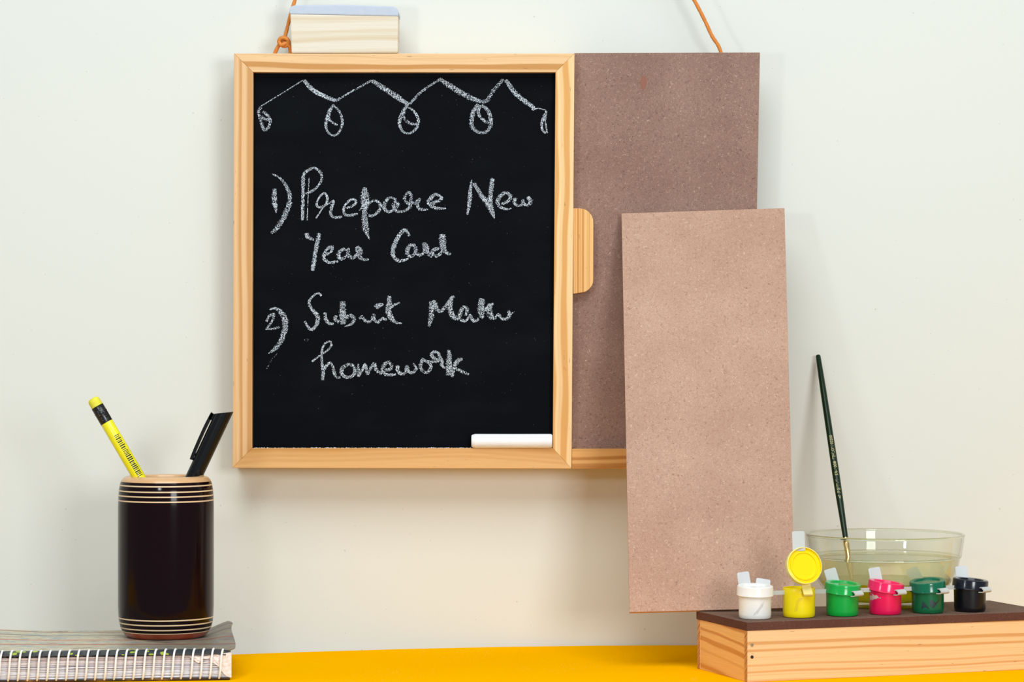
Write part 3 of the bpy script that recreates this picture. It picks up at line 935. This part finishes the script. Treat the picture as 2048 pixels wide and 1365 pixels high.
POTS = [  # colour, label, lid tilt (about depth axis, degrees), nod, tab lean
    ('white', 'small lidded pot of white paint, nearest the hardboard sheet', 1, 3, (-4, -9)),
    ('yellow', 'small open pot of yellow paint with its lid standing up', 0, 0, (0, 0)),
    ('green', 'small lidded pot of bright green paint beside the open yellow pot', 4, 5, (-4, -20)),
    ('pink', 'small lidded pot of hot pink paint between two green pots', 8, 2, (-4, -18)),
    ('dark_green', 'small lidded pot of dark bottle-green paint in front of the glass bowl', -5, 6, (-4, -22)),
    ('black', 'small lidded pot of black paint at the end of the row', 5, 1, (-2, -10)),
]
PR = 10.15
P0, P1 = Vector((486 * 1713 / F, 1713.2, HB)), Vector((916 * 1759 / F, 1759.5, HB))
centres = [P0.lerp(P1, i / 5.0) + Vector((0, 0, 0.02)) for i in range(6)]
row_dir = (P1 - P0).normalized()
for i, (cn, lab, tilt, nod, (tx, ta)) in enumerate(POTS):
    c = centres[i]
    pt = root('paint_pot', lab, 'paint pot', c, 'paint pots in a row on the box lid')
    # cup: slightly tapered outside, hollow, filled to near the top
    cup = [(0, 0), (8.6, 0), (9.5, 0.35), (9.95, 1.2), (10.1, 3), (PR, 10), (PR + 0.1, 15.2), (PR + 0.1, 15.6), (PR - 0.1, 18.4), (PR - 0.25, 18.6), (PR - 0.9, 18.5), (PR - 0.95, 16.2), (0, 16.0)]
    bm_obj('cup', lathe(cup, c, 48), 'paint_' + cn, pt, smooth=True)
    # moulded bar joining this pot to the next
    if i < 5:
        a, b = c + row_dir * (PR - 0.6), centres[i + 1] - row_dir * (PR - 0.4)
        a.z = b.z = c.z + 15.6
        bm_obj('joining_bar', strip([a, b], (0, 0, 2.6), 0.9), 'milky_plastic', pt, label='translucent white joining bar')
    if cn != 'yellow':
        mt = Matrix.Translation(c + Vector((0, 0, 14.6))) @ Matrix.Rotation(math.radians(tilt), 4, 'Y') @ Matrix.Rotation(math.radians(nod), 4, 'X')
        lidp = [(0, 5.0), (8.0, 5.05), (8.4, 5.9), (10.6, 6.1), (11.2, 5.7), (11.4, 5.0), (11.45, 0.5), (11.6, 0.2), (11.5, -0.15), (11.0, -0.1), (10.75, 0.6), (10.6, 4.2), (0, 4.2)]
        lb = lathe(lidp, (0, 0, 0), 48)
        bmesh.ops.transform(lb, matrix=mt, verts=lb.verts[:])
        lo = bm_obj('lid', lb, 'lid_' + cn, pt, smooth=True)
        # pull tab standing up behind the lid
        tm = mt @ Matrix.Translation((tx - 2.2, 10.4, 8.2)) @ Matrix.Rotation(math.radians(ta), 4, 'Y') @ Matrix.Rotation(math.radians(-18), 4, 'X')
        tb = bm_obj('pull_tab', plate(7.6, 9.5, 0.7, 1.0, tm), 'clear_tab', None, origin=c, label='milky clear plastic tab')
        tb.parent = lo
        tb.location = (0, 0, 0)
        if cn == 'white':
            tm = mt @ Matrix.Translation((5.8, 10.8, 5.4)) @ Matrix.Rotation(math.radians(8), 4, 'Y') @ Matrix.Rotation(math.radians(-30), 4, 'X')
            tb = bm_obj('pull_tab', plate(9.0, 7.0, 0.7, 1.0, tm), 'clear_tab', None, origin=c)
            tb.parent = lo
            tb.location = (0, 0, 0)
    # folded hinge strap on the front right
    ang = math.radians(-90 + 40)
    rd = Vector((math.cos(ang), math.sin(ang), 0))
    td = Vector((-rd.y, rd.x, 0)) * 7.6
    if cn in ('green', 'pink', 'dark_green', 'black'):
        zt = 15.0
        pa = [c + rd * 11.3 + Vector((0, 0, zt + 0.9)), c + rd * 12.6 + Vector((0, 0, zt + 1.1)), c + rd * 14.2 + Vector((0, 0, zt - 0.2)), c + rd * 14.4 + Vector((0, 0, zt - 1.3)),
              c + rd * 13.0 + Vector((0, 0, zt - 1.9)), c + rd * (PR + 0.05) + Vector((0, 0, zt - 2.0))]
        bm_obj('hinge_strap', strip([Vector(p) for p in smooth_path([tuple(p) for p in pa], 5)], td, 0.6), 'milky_plastic', pt, smooth=True, label='folded milky plastic hinge strap')
    if cn == 'white':
        patch(c, PR, [(-12, 2.5), (4, 4), (22, 8), (30, 11.5), (20, 10.5), (6, 7), (-8, 4)], 'smear_grey', pt, 'smear')
    if cn == 'pink':
        patch(c, PR + 0.06, [(-80, 12.2), (-60, 13.2), (-40, 12.6), (-22, 10.8), (-40, 10.3), (-60, 9.2), (-80, 9.0)], 'smear_pale', pt, 'smear')
    if cn == 'dark_green':
        patch(c, PR, [(-32, 3.0), (-28, 8.2), (-18, 7.0), (-2, 3.0)], 'smear_dark', pt, 'smear')
        patch(c, PR, [(-4, 8.2), (2, 4.5), (12, 3.5), (26, 6.5), (52, 9.8), (40, 9.6), (20, 7.2), (8, 9.2)], 'smear_dark', pt, 'smear')
    if cn == 'yellow':
        patch(c, PR + 0.05, [(-22, 4.5), (-14, 11), (-4, 13), (12, 13.4), (-6, 11), (-12, 5)], 'smear_olive', pt, 'smear')
        # upright lid hinged at the front right: cream ring with paint-filled inside
        lc = at(1607.5, 1132.5, c.y - PR - 2.2)
        mt = Matrix.Translation(lc) @ Matrix.Rotation(math.radians(8), 4, 'Z') @ Matrix.Rotation(math.radians(90 - 14), 4, 'X') @ Matrix.Rotation(math.radians(8), 4, 'Y')
        lp = [(0, 0.4), (7.9, 0.4), (8.1, 1.0), (9.0, 1.0), (9.2, 0.2), (10.7, 0.0), (10.9, 0.6), (11.1, 1.6), (11.5, 1.5), (11.5, -1.5), (11.0, -2.6), (0, -2.6)]
        lb = lathe(lp, (0, 0, 0), 48)
        bmesh.ops.transform(lb, matrix=mt, verts=lb.verts[:])
        lo = bm_obj('lid', lb, 'lid_yellow', pt, smooth=True, label='open lid coated with yellow paint')
        rb = lathe([(11.15, 1.7), (11.62, 1.5), (11.75, -1.6), (11.2, -2.9), (11.1, -1.5)], (0, 0, 0), 48, close=True)
        bmesh.ops.transform(rb, matrix=mt, verts=rb.verts[:])
        rb = bm_obj('lid_rim', rb, 'yellowed_plastic', None, smooth=True, origin=c, label='milky white lid rim')
        rb.parent = lo
        rb.location = (0, 0, 0)
        tm = Matrix.Translation(at(1597, 1083, c.y - PR + 0.5)) @ Matrix.Rotation(math.radians(-1), 4, 'Y') @ Matrix.Rotation(math.radians(-12), 4, 'X')
        tb = bm_obj('pull_tab', plate(7.8, 12.4, 0.8, 0.9, tm), 'milky_plastic', None, origin=c, label='milky plastic tab above the lid')
        tb.parent = lo
        tb.location = (0, 0, 0)
        hp = [at(1610, 1163, lc.y + 1.0), at(1612, 1172, lc.y + 1.2), at(1615, 1184, lc.y - 0.1), at(1616.5, 1190, lc.y - 0.2), at(1616.5, 1193, lc.y + 1.6)]
        bm_obj('hinge_strap', strip([Vector(p) for p in smooth_path([tuple(p) for p in hp], 4)], (5.8, 1.2, 0), 0.7), 'yellowed_plastic', pt, smooth=True, label='milky plastic hinge strap')

# ------------------------------------------------------------------ glass bowl with water
bc = Vector((746 * 1799 / F, 1799.0, HB + 0.03))
bowl = root('glass_bowl', 'clear glass bowl of yellowish paint water behind the pots', 'bowl', bc)
outer = [(0, 0.8), (21, 0.6), (23.5, 0.0), (25.5, 0.2), (26.3, 1.6), (28, 2.4), (33, 4.6), (37.5, 8.0), (41.5, 12.2), (44.5, 16.8), (46.8, 22.7), (48.2, 29), (48.8, 32.0), (49.6, 32.6), (50.4, 38.5), (51.4, 45.0)]
lip = [(51.5, 45.9), (51.1, 46.3), (50.6, 46.2), (50.3, 45.6)]
inner = [(49.3, 38.5), (48.0, 32.0), (47.0, 28), (45.5, 22.5), (43.1, 17), (39.9, 12.6), (36.0, 8.8), (31.5, 6.0), (25, 3.6), (14, 2.6), (0, 2.4)]
bm_obj('glass', lathe(outer + lip + inner, bc, 96), 'bowl_glass', bowl, smooth=True)
def torus_profile(rc, zc, rr, n=12):
    return [(rc + rr * math.cos(2 * math.pi * k / n), zc + rr * math.sin(2 * math.pi * k / n)) for k in range(n)]


bm_obj('rim', lathe(torus_profile(50.9, 46.2, 0.85), bc, 96, close=True), 'rim_glass', bowl, smooth=True, label='rounded glass rim')
bm_obj('ridge', lathe(torus_profile(48.9, 32.3, 0.55), bc, 96, close=True), 'rim_glass', bowl, smooth=True, label='raised glass stacking ridge')


def r_in(z):
    pr = inner[::-1]
    for (r0, z0), (r1, z1) in zip(pr[:-1], pr[1:]):
        if z0 <= z <= z1:
            return r0 + (r1 - r0) * (z - z0) / (z1 - z0)
    return 48.0


wz, sz = 31.0, 16.5
G = 0.25
water = [(0, wz), (44.0, wz), (r_in(wz) - 0.6, wz + 0.05), (r_in(wz) + G, wz + 0.45)] + [(r_ + G, z_) for r_, z_ in inner if sz < z_ < wz] + [(r_in(sz) + G, sz), (0, sz)]
bm_obj('water', lathe(water, bc, 96), 'paint_water', bowl, smooth=True, label='murky pale yellow paint water')
low_layer = [(0, sz - 0.02), (r_in(sz) + G, sz - 0.02)] + [(r_ + G, z_ - 0.1) for r_, z_ in inner if z_ < sz and r_ > 0.1] + [(0, 2.3)]  # denser, more saturated yellow filling the lower part of the bowl
bm_obj('yellow_layer', lathe(low_layer, bc, 96), 'yellow_layer', bowl, smooth=True, label='bright yellow layer at the bottom')

# ------------------------------------------------------------------ paintbrush
T = at(1636, 711, 1894.5)
Q = at(1691, 1076, 1820.0)
dirb = (Q - T).normalized()
brush = root('paintbrush', 'slim dark green paintbrush standing in the glass bowl and leaning on the wall', 'paintbrush', Q + dirb * 34)
Ltot = (Q - T).length


def bp(s):
    return T + dirb * s


hs = [0, 0.4, 1.5, 30, 60, 95, 112, Ltot + 1]
hr = [1.0, 1.55, 1.75, 2.15, 2.3, 2.5, 2.35, 1.75]
bm_obj('handle', sweep([bp(s) for s in hs], hr, 20), 'green_lacquer', brush, smooth=True)
bm_obj('ferrule', sweep([bp(Ltot + 0.5), bp(Ltot + 4), bp(Ltot + 4.2), bp(Ltot + 5), bp(Ltot + 5.2), bp(Ltot + 16)], [1.85, 1.95, 2.1, 2.1, 1.95, 1.7], 20), 'brass', brush, smooth=True, label='shiny brass ferrule')
bm_obj('bristles', sweep([bp(Ltot + 15.5), bp(Ltot + 20), bp(Ltot + 26), bp(Ltot + 31.5)], [1.6, 2.0, 1.4, 0.25], 16), 'bristle', brush, smooth=True)


def text_mesh(body, size):
    cu = bpy.data.curves.new('lettering', 'FONT')
    cu.body = body
    cu.size = size
    cu.resolution_u = 2
    ob = bpy.data.objects.new('lettering', cu)
    COL.objects.link(ob)
    dg = bpy.context.evaluated_depsgraph_get()
    me = bpy.data.meshes.new_from_object(ob.evaluated_get(dg))
    bpy.data.objects.remove(ob, do_unlink=True)
    bpy.data.curves.remove(cu)
    bm = bmesh.new()
    bm.from_mesh(me)
    bpy.data.meshes.remove(me)
    return bm


def rad_at(s):
    for (s0, r0), (s1, r1) in zip(list(zip(hs, hr))[:-1], list(zip(hs, hr))[1:]):
        if s0 <= s <= s1:
            return r0 + (r1 - r0) * (s - s0) / (s1 - s0)
    return hr[-1]


up = -dirb
side = up.cross(Vector((0, -1, 0))).normalized()     # to the left or right of the handle as seen from the front
frontv = side.cross(up).normalized()
if frontv.y > 0:
    frontv = -frontv
left = Vector((-1, 0, 0)) - up * Vector((-1, 0, 0)).dot(up)
left.normalize()
total = bmesh.new()
for body, py_start, py_end, sz in (('◁', 1004, 996, 2.2), ('FETVI', 992, 966, 3.0), ('SR-1008', 958, 930, 2.5), ('TEKLON 02200', 926, 878, 2.6)):
    if body == '◁':
        tb = bmesh.new()
        vs = [tb.verts.new(p) for p in ((0, 0.9, 0), (1.9, 0.2, 0), (1.9, 1.7, 0), (1.3, 1.3, 0), (1.3, 0.7, 0), (0.7, 0.95, 0))]
        tb.faces.new((vs[0], vs[1], vs[4], vs[5]))
        tb.faces.new((vs[1], vs[2], vs[3], vs[4]))
        tb.faces.new((vs[2], vs[0], vs[5], vs[3]))
    else:
        tb = text_mesh(body, sz)
    xs = [v.co.x for v in tb.verts]
    ys = [v.co.y for v in tb.verts]
    s0 = (py_start - 711) / (1076 - 711) * Ltot
    s1 = (py_end - 711) / (1076 - 711) * Ltot
    k = (s0 - s1) / (max(xs) - min(xs))
    hgt = 2.1
    for v in tb.verts:
        s = s0 - (v.co.x - min(xs)) * k
        u = ((v.co.y - min(ys)) / (max(ys) - min(ys)) - 0.5) * hgt
        R_ = rad_at(s) + 0.04
        a = u / R_
        v.co = bp(s) + (frontv * math.cos(a) + left * math.sin(a)) * R_
    me = bpy.data.meshes.new('tmp')
    tb.to_mesh(me)
    tb.free()
    total.from_mesh(me)
    bpy.data.meshes.remove(me)
bm_obj('lettering', total, 'gold_print', brush, label='small gold lettering')

# ------------------------------------------------------------------ spiral notebook
nyaw = math.radians(6)
NX, NY = -174.8, 1700.0
nb = root('spiral_notebook', 'thick spiral notebook with worn printed cover lying on the table', 'notebook', (NX, NY, 0))
nb.rotation_euler = (0, 0, nyaw)
NW, ND = 232.0, 122.0
HT = 19.2


def smooth01(v):
    v = max(0.0, min(1.0, v))
    return v * v * (3 - 2 * v)


def cover_z(x, y):
    z = HT
    if y < 8:
        z -= 2.4 * (1 - y / 8.0) ** 2
    z += 5.6 * smooth01((x + 17) / 19.0) * smooth01((y - 20) / 80.0)
    z -= 1.3 * smooth01((x + 10) / 14.0) * smooth01((30 - y) / 30.0)
    z += 2.6 * smooth01((-x - 105) / 90.0) * smooth01((y - 30) / 80.0)
    z -= 0.25 * math.sin(x * 0.05) * smooth01((-x - 90) / 40)
    return z


bm = bmesh.new()
nx, ny = 80, 40
grid = {}
for lay in (0, 1):
    for i in range(nx + 1):
        for j in range(ny + 1):
            u, v = i / nx, j / ny
            y = ND * v
            xr = 2.8 - 7.0 * max(0, v - 0.86) ** 1.5 / 0.14 ** 1.5 * 0.6 - 5.0 * max(0.0, 0.12 - v) / 0.12 + 1.2 * math.sin(v * 7)
            x = -NW + (NW + xr) * u
            grid[lay, i, j] = bm.verts.new((x, y, cover_z(x, y) - 0.6 * lay))
for i in range(nx):
    for j in range(ny):
        bm.faces.new((grid[0, i, j], grid[0, i + 1, j], grid[0, i + 1, j + 1], grid[0, i, j + 1]))
        bm.faces.new((grid[1, i, j], grid[1, i, j + 1], grid[1, i + 1, j + 1], grid[1, i + 1, j]))
bd = [(i, 0) for i in range(nx)] + [(nx, j) for j in range(ny)] + [(i, ny) for i in range(nx, 0, -1)] + [(0, j) for j in range(ny, 0, -1)]
for a, b in zip(bd, bd[1:] + bd[:1]):
    bm.faces.new((grid[0, a[0], a[1]], grid[1, a[0], a[1]], grid[1, b[0], b[1]], grid[0, b[0], b[1]]))
bm_obj('front_cover', bm, 'cover_print', nb, smooth=True, local=True, label='worn grey-brown printed front cover with curled corner')
# pages: many thin leaves with ragged edges, joined
bm = bmesh.new()
nl = 30
for k in range(nl):
    z0 = 2.0 + k * (HT - 5.6) / nl
    th = (HT - 5.6) / nl * 0.86
    y0 = 1.2 + random.uniform(-0.25, 0.35)
    lastx = None
    cols = []
    n = 30
    ph = random.uniform(0, 6)
    xe = -1.4 + random.uniform(-0.8, 0.5) + 1.2 * (abs(k - 12) / 12.0) ** 2
    for i in range(n + 1):
        x = -NW + 2 + (xe + NW - 2) * (i / n)
        sag = 0.35 * math.sin(x * 0.021 + 1.0) + 0.12 * math.sin(x * 0.09 + ph)
        fan = smooth01((x + 22) / 22) * ((k - nl * 0.25) / nl) * 1.6
        yy_ = y0 + 0.15 * math.sin(x * 0.2 + ph)
        cols.append([bm.verts.new((x, yy_, z0 + sag + fan)), bm.verts.new((x, ND - 3, z0 + sag + fan)), bm.verts.new((x, ND - 3, z0 + th + sag + fan)), bm.verts.new((x, yy_, z0 + th + sag + fan))])
    for a, b in zip(cols[:-1], cols[1:]):
        for q in range(4):
            bm.faces.new((a[q], a[(q + 1) % 4], b[(q + 1) % 4], b[q]))
    bm.faces.new(cols[0][::-1])
    bm.faces.new(cols[-1])
pg = bm_obj('pages', bm, 'page_edges', nb, local=True, label='ragged edges of many thin pages')
pg['kind'] = 'stuff'
bm_obj('back_cover', block(-NW, 0.4, 0.2, ND, 0.25, 1.9, 0.4), 'back_cover_print', nb, local=True, label='dark printed back cover')
# crumpled torn leaf by the right end of the spine
bm = bmesh.new()
gx, gz = 18, 7
gr = {}
for i in range(gx + 1):
    for j in range(gz + 1):
        u, v = i / gx, j / gz
        x = -25 + 26.4 * u
        zlo = 11.0 - 9.3 * smooth01((u - 0.55) / 0.4)
        zhi = 15.0 + 2.0 * smooth01((u - 0.3) / 0.6)
        if u < 0.2:
            zlo = 15.0 - 4.0 * (u / 0.2)
        z = zlo + (zhi - zlo) * v
        y = 0.55 + 0.55 * math.sin(u * 23 + v * 5) * math.sin(v * 6 + u * 9) + random.uniform(-0.2, 0.2)
        gr[i, j] = bm.verts.new((x, y, z))
for i in range(gx):
    for j in range(gz):
        if 6 <= i <= 8 and 1 <= j <= 3:
            continue
        bm.faces.new((gr[i, j], gr[i + 1, j], gr[i + 1, j + 1], gr[i, j + 1]))
bm_obj('torn_leaf', bm, 'torn_paper', nb, local=True, label='crumpled torn white leaf')
# spiral coil
bm_path = []
pitch = 5.85
turns = int((NW - 4) / pitch)
for k in range(turns * 24 + 13):
    th = 2 * math.pi * k / 24.0
    x = -NW + 3 + pitch * th / (2 * math.pi)
    if x > -2.0:
        break
    # starts at the bottom, climbs the front, returns through the holes
    cs, sn = math.cos(th), math.sin(th)
    yv = 2.9 - 4.5 * (abs(sn) ** 0.75) * (1 if sn > 0 else -1)
    zt_ = cover_z(x, 4.0) + 0.75
    zc_, zr_ = (zt_ + 0.75) / 2, (zt_ - 0.75) / 2
    zv = zc_ - zr_ * (abs(cs) ** 0.7) * (1 if cs > 0 else -1)
    bm_path.append((x, yv, zv))
bm_obj('spiral_coil', sweep(bm_path, 0.66, 8), 'white_wire', nb, smooth=True, local=True, label='white plastic binding coil')

# ------------------------------------------------------------------ pen holder
hx, hy = (332 - 1024) * 1775 / F, 1775.0
hc = Vector((hx, hy, HT + 0.12))
holder = root('pen_holder', 'glossy dark maroon turned wooden pen holder standing on the notebook', 'pen holder', hc)
prof = [(0, 0.5), (22, 0.4), (23.5, 0.0), (25.0, 0.4), (26.6, 1.8), (28.0, 3.8)]
bm_obj('base_band', lathe(prof + [(26.0, 4.0), (0, 4.0)], hc, 72), 'red_lacquer', holder, smooth=True, label='reddish brown base band')
body = [(20.6, 6.0), (20.6, 3.9), (28.0, 3.8), (29.2, 6.4), (30.0, 9.6), (30.5, 13), (30.8, 20), (30.85, 50), (30.8, 84), (30.6, 90), (30.2, 95), (29.5, 98.6), (28.9, 100.2), (27.0, 100.6), (23.0, 101.4), (21.4, 101.0), (20.9, 100), (20.6, 60)]
bm_obj('cup_body', lathe(body, hc, 72, close=True), 'dark_lacquer', holder, smooth=True)
bm_obj('inner_floor', lathe([(0, 4.1), (20.7, 4.1), (20.7, 5.6), (0, 5.6)], hc, 48), 'turned_wood', holder, smooth=True)
rim = [(28.9, 100.25), (28.2, 101.5), (27.2, 102.6), (26.2, 103.2), (24.6, 103.6), (22.8, 103.6), (21.4, 103.0), (20.75, 101.6), (20.6, 99.0), (21.5, 100.0), (24, 100.9)]
bm_obj('rim', lathe(rim, hc, 72, close=True), 'turned_wood', holder, smooth=True, label='pale turned wooden rim')


def r_body(z):
    pr = body[2:14]
    for (r0, z0), (r1, z1) in zip(pr[:-1], pr[1:]):
        if z0 <= z <= z1:
            return r0 + (r1 - r0) * (z - z0) / (z1 - z0)
    return 27.6


for z in (4.0, 6.6, 9.7, 12.8, 88.2, 91.4, 94.5, 98.0):
    rr = r_body(z)
    r0, r1 = r_body(z - 0.42), r_body(z + 0.42)
    bm_obj('inlay_ring', lathe([(r0 - 0.4, z - 0.42), (r0 + 0.06, z - 0.42), (rr + 0.12, z), (r1 + 0.06, z + 0.42), (r1 - 0.4, z + 0.42)], hc, 72, close=True), 'cream_inlay', holder, smooth=True)

# ------------------------------------------------------------------ pencil
DPc = 1764.0
A = at(185, 797, DPc)
Bq = at(276, 952, DPc)
d = (Bq - A).normalized()
Lp = (Bq - A).length
E = A + d * (Lp + 41)
pencil = root('pencil', 'yellow pencil with black band and yellow eraser sticking out of the holder', 'pencil', E)
RP = 4.1


def ppt(s):
    return A + d * s


bm_obj('eraser', sweep([ppt(0), ppt(0.35), ppt(1.3), ppt(2.6), ppt(6.5)], [1.8, 3.0, 3.75, 3.95, 3.95], 24), 'yellow_rubber', pencil, smooth=True, label='dull yellow eraser')
bm_obj('ferrule', sweep([ppt(6.0), ppt(6.1), ppt(10), ppt(10.3), ppt(10.9), ppt(11.2), ppt(18.0), ppt(18.1)], [3.9, 4.15, 4.15, 4.3, 4.3, 4.15, 4.15, 3.9], 24), 'black_foil', pencil, smooth=True, label='black metal ferrule with faint print')
bm_obj('shaft', sweep([ppt(17.8), ppt(18.2), ppt(40), ppt(Lp + 26), ppt(Lp + 34), ppt(Lp + 39.5)], [3.9, RP, RP, RP, 2.0, 0.7], 24), 'yellow_lacquer', pencil, smooth=True)
bm_obj('lead', sweep([ppt(Lp + 39.3), ppt(Lp + 41)], [0.75, 0.15], 10), 'black_foil', pencil, smooth=True)
fv = Vector((0, -1, 0))
sv = d.cross(fv).normalized()
if sv.x < 0:
    sv = -sv


def decal(bm, s0, s1, a0, a1, rr, org):
    n = 5
    va, vb = [], []
    for k in range(n + 1):
        a = math.radians(a0 + (a1 - a0) * k / n)
        dv = fv * math.cos(a) + sv * math.sin(a)
        va.append(bm.verts.new(ppt(s0) + dv * rr))
        vb.append(bm.verts.new(ppt(s1) + dv * rr))
    for k in range(n):
        bm.faces.new((va[k], va[k + 1], vb[k + 1], vb[k]))


bm = bmesh.new()
rb = random.Random(3)
s = Lp - 29.5
while s < Lp + 1:
    wbar = rb.choice((0.35, 0.45, 0.5, 0.8))
    decal(bm, s, s + wbar, 2, 48 + rb.choice((0, 0, 6)), RP + 0.03, None)
    s += wbar + rb.choice((0.45, 0.5, 0.7))
bm_obj('barcode', bm, 'print_black', pencil, label='printed black barcode stripes')
bm = bmesh.new()
for rowa in (-18, 6, 30):
    for k in range(11):
        if rb.random() < 0.72:
            s = 7.2 + k * 0.95
            decal(bm, s, s + 0.4, rowa, rowa + rb.uniform(4, 11), 4.34 if 10 < s < 11.2 else 4.19, None)
bm_obj('ferrule_print', bm, 'print_silver', pencil)

# ------------------------------------------------------------------ black pen
DPn = 1786.0
A2 = at(448, 826, DPn)
B2 = at(389, 952, DPn)
d2 = (B2 - A2).normalized()
L2 = (B2 - A2).length
E2 = A2 + d2 * (L2 + 52)
pen = root('ballpoint_pen', 'black capped pen with a side clip leaning in the holder', 'pen', E2)


def npt(s):
    return A2 + d2 * s


RN = 5.3
bm = sweep([npt(-6), npt(2), npt(14), npt(L2 + 8)], [RN, RN, RN, RN - 0.1], 28)
# slanted flat end of the cap
pl_n = Vector((-0.10, 0, 1)).normalized()
bmesh.ops.bisect_plane(bm, geom=bm.verts[:] + bm.edges[:] + bm.faces[:], plane_co=npt(0), plane_no=pl_n, clear_outer=True)
bmesh.ops.holes_fill(bm, edges=[e for e in bm.edges if e.is_boundary])
bm_obj('cap', bm, 'black_plastic', pen, smooth=True)
bm_obj('barrel', sweep([npt(L2 + 7), npt(L2 + 40), npt(L2 + 48), npt(L2 + 51)], [RN - 0.9, RN - 0.9, 2.5, 1.2], 24), 'black_plastic', pen, smooth=True)
bm_obj('tip', sweep([npt(L2 + 50.8), npt(L2 + 52)], [0.8, 0.3], 12), 'nail_steel', pen, smooth=True)
lv = Vector((-1, 0, 0))
lv = (lv - d2 * lv.dot(d2)).normalized()
cl = [npt(3.4) + lv * (RN + 1.2), npt(5.0) + lv * (RN + 1.4), npt(13) + lv * (RN + 1.7), npt(22) + lv * (RN + 1.6), npt(31) + lv * (RN + 1.3), npt(36.5) + lv * (RN + 0.9)]
cl = [Vector(p) for p in smooth_path([tuple(p) for p in cl], 4)]
bm_obj('clip', strip(cl, Vector((0, -4.2, 0)), 2.1), 'black_plastic', pen, smooth=False, label='glossy black pocket clip')
bm_obj('clip_bridge', strip([npt(5.6) + lv * (RN - 1.2), npt(5.6) + lv * (RN + 2.0)], Vector((0, -4.2, 0)), 4.2), 'black_plastic', pen)
bm_obj('clip_foot', strip([npt(31.5) + lv * (RN + 0.9), npt(33.5) + lv * (RN + 0.4)], Vector((0, -3.4, 0)), 1.6), 'black_plastic', pen)
